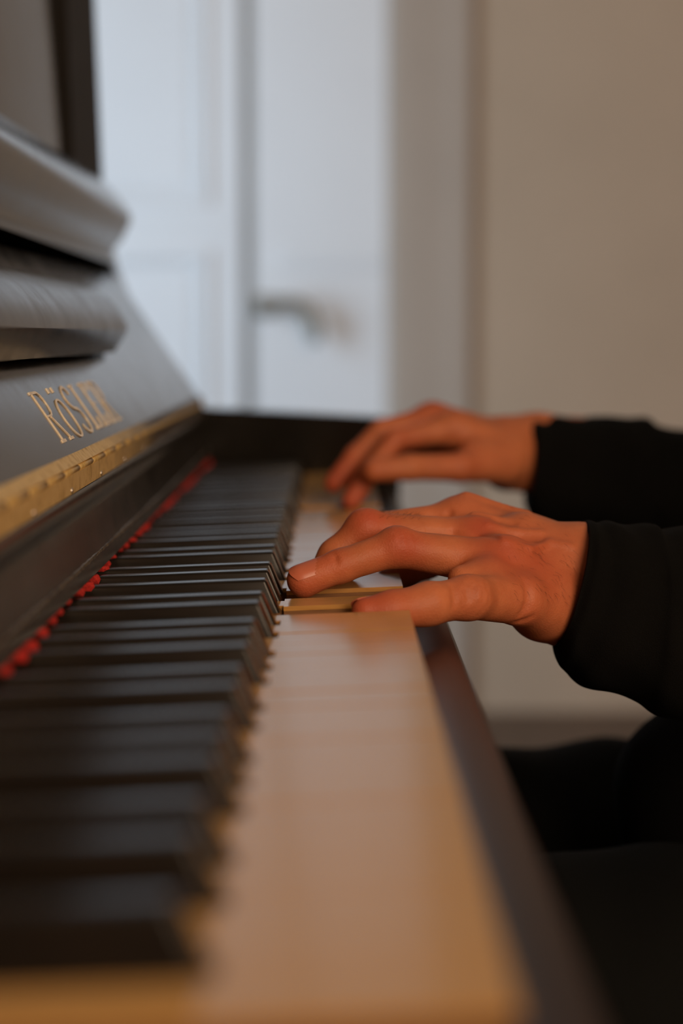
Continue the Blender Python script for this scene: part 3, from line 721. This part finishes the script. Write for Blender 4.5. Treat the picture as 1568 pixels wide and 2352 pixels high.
# the rest of the body: head, neck, trunk, arms and legs in one coarse field
def body_field(grow, h, parts):
    F = Field((-90, 640, FLOOR - 2), (760, 1420, 720), h)
    for part in parts: part(F, grow)
    return F
LS, LE, LW = (455, 845, 300), (395, 800, -20), W3            # left shoulder, elbow, wrist
RS, RE, RW = (455, 1215, 300), (400, 1275, -10), A(1360, 1060, 1275)
def p_arms(F, g):
    for S, E_, W_ in ((LS, LE, LW), (RS, RE, RW)):
        cone(F, S, E_, 52 + g, 40 + g, 20); cone(F, E_, W_, 40 + g, 25 + g, 12)
def p_trunk(F, g):
    cone(F, (500, 1030, -190), (480, 1030, -20), 130 + g, 122 + g, 60, ((0, 1, 0), 1.25))
    cone(F, (480, 1030, -20), (462, 1030, 230), 122 + g, 118 + g, 60, ((0, 1, 0), 1.35)); cone(F, LS, RS, 58 + g, 58 + g, 60)
def p_neck(F, g):
    cone(F, (455, 1030, 320), (425, 1030, 430), 62, 55, 30)
def p_head(F, g):
    cone(F, (415, 1030, 520), (430, 1030, 560), 84, 90, 30, ((0, 1, 0), 0.84)); cone(F, (385, 1030, 455), (375, 1030, 475), 40, 48, 45)
    cone(F, (340, 1030, 535), (318, 1030, 500), 8, 13, 12)                                        # nose
    cone(F, (334, 1016, 468), (334, 1044, 468), 8, 8, 8); cone(F, (340, 1010, 550), (340, 1050, 550), 12, 12, 14)  # mouth, brow
    for s in (-1, 1):
        cone(F, (435, 1030 + s * 78, 545), (428, 1030 + s * 76, 500), 17, 12, 6, ((0, 1, 0), 0.5))  # ears
        carve(F, (330, 1030 + s * 31, 532), (330, 1030 + s * 31, 532), 12, 14)
HIPL, KNL, ANL = (480, 920, -215), (25, 905, -222), (75, 890, FLOOR + 95)
HIPR, KNR, ANR = (480, 1135, -215), (15, 1140, -218), (70, 1150, FLOOR + 95)
def p_legs(F, g):
    for H, K_, N_ in ((HIPL, KNL, ANL), (HIPR, KNR, ANR)):
        cone(F, H, K_, 82 + g, 62 + g, 40); cone(F, K_, N_, 56 + g, 38 + g, 30)
person = empty('person', (300, 1030, FLOOR), 'pianist in black clothes playing with both hands on the keys', 'person')
Fb = body_field(0, 8.0, [p_trunk, p_arms, p_neck, p_head, p_legs])
# keep the coarse body clear of the fine hands
g = Fb.sub(Fb.lo, Fb.lo + (Fb.n - 1) * Fb.h)[1]
V0, Q0 = surface(Fb, 1)
V = np.concatenate([V0, nearV, farV]); Q = np.concatenate([Q0, nearQ + len(V0), farQ + len(V0) + len(nearV)])
flush = np.concatenate([np.zeros(len(V0)), nearF, farF])
body = mesh_of('body', V, Q, 'skin', person, flush)

# finger nails of the near hand, thin curved plates
def nail(tip, dip, up, length, width, lift, back):
    tip = np.array(tip); ax = tip - np.array(dip); ax /= np.linalg.norm(ax); up = np.array(up, float); up -= ax * (up @ ax); up /= np.linalg.norm(up); sd = np.cross(ax, up)
    bm = bmesh.new(); rows = []
    for layer in (0.0, -0.45):
        L = []
        for i in range(9):
            u = i / 8.0; row = []
            for j in range(9):
                v = j / 8.0 * 2 - 1
                s = back + length * u + (0.9 * (1 - v * v) if i == 8 else 0) - (1.2 * v * v if i == 8 else 0) - (1.3 * (1 - v * v) * 0.8 if i == 0 else 0)
                th = v * width; R = 6.6 if s < 0 else math.sqrt(max(6.6 ** 2 - (0.8 * s) ** 2, 4.0))
                row.append(bm.verts.new(Vector(tip + ax * s + (up * math.cos(th) + sd * math.sin(th)) * (R + lift + layer))))
            L.append(row)
        rows.append(L)
    for L in rows:
        for i in range(8):
            for j in range(8): bm.faces.new((L[i][j], L[i + 1][j], L[i + 1][j + 1], L[i][j + 1]))
    for i in range(8):
        for j in (0, 8): bm.faces.new((rows[0][i][j], rows[0][i + 1][j], rows[1][i + 1][j], rows[1][i][j])); bm.faces.new((rows[0][j][i], rows[0][j][i + 1], rows[1][j][i + 1], rows[1][j][i]))
    o = finish(bm, 'fingernail', 'nail', None, True); o.parent = body; return o
nail(nI[3], nI[2], (-0.2, -0.62, 0.9), 11.5, 0.85, 0.30, -7.5)
nail(nM[3], nM[2], (-0.6, -0.2, 0.8), 10.0, 0.75, 0.0, -6.5)
nail(nT[5], nT[4], (-0.1, 0.75, 0.8), 11.5, 0.75, -0.8, -7.5)

# fine dark hair on the back of the near hand and wrist
N = vnormals(nearV, nearQ); C0 = np.array([0, 0, CAM_H])
rel = nearV - C0; dep = rel @ FW; PX = 784 + FPX * (rel @ RT) / dep; PY = 1176 - FPX * (rel @ UP) / dep
ok1 = (N[:, 2] > 0.1) & (PX > 1165) & (PX < 1345) & (PY < 1420) & (PY > 1150)
ok2 = (N[:, 2] > 0.35) & (PX > 868) & (PX < 965) & (PY < 1195) & (dep < 850)
hv, hf = [], []
for okk, cnt, ln in ((ok1, 330, 5.0), (ok2, 90, 3.6)):
    ii = np.flatnonzero(okk); 
    if len(ii) == 0: continue
    for q in np.random.choice(ii, min(cnt, len(ii)), replace=False):
        p = nearV[q]; n_ = N[q]; lean = np.array([0.40, -0.2, -0.85]) if okk is ok1 else np.array([0.5, -0.2, 0.1]); lean = lean + np.random.randn(3) * 0.22
        dir1 = n_ * 0.45 + lean * 0.8; dir1 /= np.linalg.norm(dir1); L_ = ln * (0.55 + 0.7 * np.random.rand())
        sidev = np.cross(dir1, n_); sidev /= max(np.linalg.norm(sidev), 1e-6); s2 = np.cross(sidev, dir1)
        base = len(hv)
        for k_, (f_, w_) in enumerate(((0, 0.045), (0.5, 0.035), (1.0, 0.010))):
            c_ = p - n_ * 0.15 + dir1 * L_ * f_ - n_ * (0.32 * L_ * f_ * f_)
            for a_ in range(3): hv.append(c_ + (sidev * math.cos(a_ * 2.0944) + s2 * math.sin(a_ * 2.0944)) * w_)
        for k_ in range(2):
            for a_ in range(3): hf.append((base + 3 * k_ + a_, base + 3 * k_ + (a_ + 1) % 3, base + 3 * k_ + 3 + (a_ + 1) % 3, base + 3 * k_ + 3 + a_))
o = mesh_of('arm_hair', np.array(hv), np.array(hf), 'hair', None); o.parent = body; o['kind'] = 'stuff'

# eyes and hair of the head (above the picture)
for s in (-1, 1):
    bm = bmesh.new(); bmesh.ops.create_uvsphere(bm, u_segments=16, v_segments=10, radius=11.5)
    for v in bm.verts: v.co += Vector((358, 1030 + s * 31, 530))
    o = finish(bm, 'eye', 'eye', None, True); o.parent = body
Fh = Field((300, 920, 420), (560, 1140, 690), 6.0)
cone(Fh, (432, 1030, 545), (440, 1030, 570), 92, 98, 20, ((0, 1, 0), 0.86)); cone(Fh, (468, 1030, 480), (468, 1030, 505), 52, 66, 30)
sl, (X, Y, Z) = Fh.sub(Fh.lo, Fh.lo + (Fh.n - 1) * Fh.h)
cut = -(X - 345) * 0.80 - (Z - 572) * 0.95
Fh.d = -smin(-Fh.d, -cut.astype(np.float32), 12)
Fh.d += (2.2 * np.sin(Y * 0.16 + 1.2 * np.sin(X * 0.05)) + 1.6 * np.sin(X * 0.11 + Z * 0.13 + 2 * np.sin(Y * 0.07))).astype(np.float32)
hvx, hq = surface(Fh, 2); mesh_of('hair', hvx, hq, 'hair', person)

# clothing: jacket trunk, sleeves, trousers, shoes
Fj = Field((100, 640, -330), (760, 1420, 420), 8.0)
p_trunk(Fj, 14)
for S, E_ in ((LS, LE), (RS, RE)): cone(Fj, S, E_, 66, 52, 25)
cone(Fj, (440, 985, -40), (222, 990, -138), 130, 72, 50)                  # jacket front bunched over the lap
cone(Fj, (440, 1090, -70), (330, 1090, -160), 110, 60, 50)
sl, (X, Y, Z) = Fj.sub(Fj.lo, Fj.lo + (Fj.n - 1) * Fj.h)
Fj.d += (2.5 * np.sin(X * 0.05 + Z * 0.03 + 1.5 * np.sin(Y * 0.02)) + 1.5 * np.sin(Z * 0.09 + Y * 0.04)).astype(np.float32)
jv, jq = surface(Fj, 2); jacket = mesh_of('jacket', jv, jq, 'wool', person)

def sleeve(rings, elbow, er, name='sleeve'):
    """rings: (top point, bottom point, half width along Y)"""
    NS = 64; bm = bmesh.new(); R = []
    st = []
    for a, c, hw in rings: st.append((np.array(a), np.array(c), hw))
    # dense stations
    dense = []
    for i in range(len(st) - 1):
        k = 14 if i < len(st) - 2 else 20
        for j in range(k):
            u = j / k; p0, p1, p2, p3 = st[max(i - 1, 0)], st[i], st[i + 1], st[min(i + 2, len(st) - 1)]
            def cr(q0, q1, q2, q3): return 0.5 * ((2 * q1) + (-q0 + q2) * u + (2 * q0 - 5 * q1 + 4 * q2 - q3) * u * u + (-q0 + 3 * q1 - 3 * q2 + q3) * u ** 3)
            dense.append(tuple(cr(p0[m_], p1[m_], p2[m_], p3[m_]) for m_ in range(3)))
    dense.append(st[-1])
    ydir = np.array([0, 1.0, 0])
    def ring(a, c, hw, off, idx):
        cen = (a + c) / 2; v = (a - c) / 2; hv_ = np.linalg.norm(v); v = v / hv_
        out = []
        for k in range(NS):
            th = 2 * math.pi * k / NS; cs, sn = math.cos(th), math.sin(th)
            e = 0.9
            px_, py_ = math.copysign(abs(cs) ** e, cs), math.copysign(abs(sn) ** e, sn)
            fold = 0.9 * math.sin(idx * 0.33 + 2.2 * math.sin(th) + 0.6 * math.cos(3 * th)) * min(1.0, idx / 10.0) + 0.25 * math.sin(th * 9 + idx * 0.2)
            out.append(bm.verts.new(Vector(cen + v * px_ * (hv_ + off + fold * 0.8) + ydir * py_ * (hw + off + fold))))
        return out
    # turned-in hem first (inside), then outside
    a0, c0, w0 = dense[0]; a2, c2, w2 = dense[8]
    seq = [ring(a2, c2, w2, -4.5, 0), ring(a0, c0, w0, -2.6, 0), ring(a0 * .6 + dense[1][0] * .4 - 0, c0 * .6 + dense[1][1] * .4, w0, 0.0, 0)]
    seq[1:1] = [ring(dense[2][0], dense[2][1], dense[2][2], -3.4, 0)]
    for i, (a, c, w) in enumerate(dense[1:], 1): seq.append(ring(a, c, w, 0.0, i))
    for q, p in zip(seq, seq[1:]):
        for k in range(NS): bm.faces.new((q[k], q[(k + 1) % NS], p[(k + 1) % NS], p[k]))
    bm.faces.new(seq[-1])
    o = finish(bm, name, 'wool', None, True, 0)
    o.parent = jacket
    for f in o.data.polygons: f.use_smooth = True
    return o
sleeve([(A(1347, 1198, 852), A(1271, 1482, 848), 34), (A(1378, 1198, 853), A(1287, 1535, 850), 37), (A(1425, 1202, 854), A(1345, 1575, 851), 37), (A(1500, 1208, 856), A(1455, 1606, 852), 40),
        (A(1580, 1210, 856), A(1575, 1655, 850), 43), (np.array([250, 838, 33]), np.array([245, 836, -62]), 46), (np.array([380, 802, 38]), np.array([372, 800, -78]), 54)], LE, 50)
sleeve([(A(1206, 957, 1270), A(1245, 1122, 1262), 29), (A(1240, 954, 1270), A(1206, 1165, 1262), 33), (A(1300, 956, 1272), A(1250, 1205, 1264), 36), (A(1400, 958, 1276), A(1390, 1225, 1268), 38),
        (A(1480, 958, 1280), A(1480, 1240, 1272), 40), (A(1575, 985, 1284), A(1570, 1260, 1276), 44), (np.array([385, 1278, 45]), np.array([380, 1276, -68]), 52)], RE, 50)

Ft = Field((-90, 760, FLOOR + 40), (640, 1290, -80), 7.0)
p_legs(Ft, 10); cone(Ft, (490, 930, -215), (490, 1130, -215), 100, 100, 60)
sl, (X, Y, Z) = Ft.sub(Ft.lo, Ft.lo + (Ft.n - 1) * Ft.h)
Ft.d += (2.0 * np.sin(X * 0.06 + Y * 0.05) + 1.5 * np.sin(X * 0.11 - Z * 0.04)).astype(np.float32)
tv, tq = surface(Ft, 2); mesh_of('trousers', tv, tq, 'trouser', person)
for (ax_, ay_) in ((75, 890), (70, 1150)):
    Fs = Field((-130, ay_ - 70, FLOOR - 8), (150, ay_ + 70, FLOOR + 130), 5.0)
    cone(Fs, (ax_ + 18, ay_, FLOOR + 42), (ax_ - 110, ay_, FLOOR + 28), 38, 28, 20, ((0, 1, 0), 1.15)); cone(Fs, (ax_, ay_, FLOOR + 45), (ax_, ay_, FLOOR + 95), 40, 38, 20)
    sl, (X, Y, Z) = Fs.sub(Fs.lo, Fs.lo + (Fs.n - 1) * Fs.h)
    Fs.d = np.maximum(Fs.d, (FLOOR + 1 - Z).astype(np.float32))
    sv, sq = surface(Fs, 1); mesh_of('shoe', sv, sq, 'leather', person)

# piano bench under the player
bench = empty('piano_bench', (500, 1030, FLOOR), 'black padded piano bench under the seated pianist', 'bench')
obj_box('seat_cushion', 'leather', (330, 680, 760, 1300, -365, -322), bench, 12, 4)
obj_box('seat_frame', 'lacquer', (345, 665, 775, 1285, -420, -365), bench, 3)
for x in (362, 648):
    for y in (792, 1268):
        bm = bmesh.new(); tube(bm, [(x, y, FLOOR + 0.5), (x, y, FLOOR + 30), (x, y, -420)], [13, 15, 21], 16); finish(bm, 'leg', 'lacquer', bench, True)
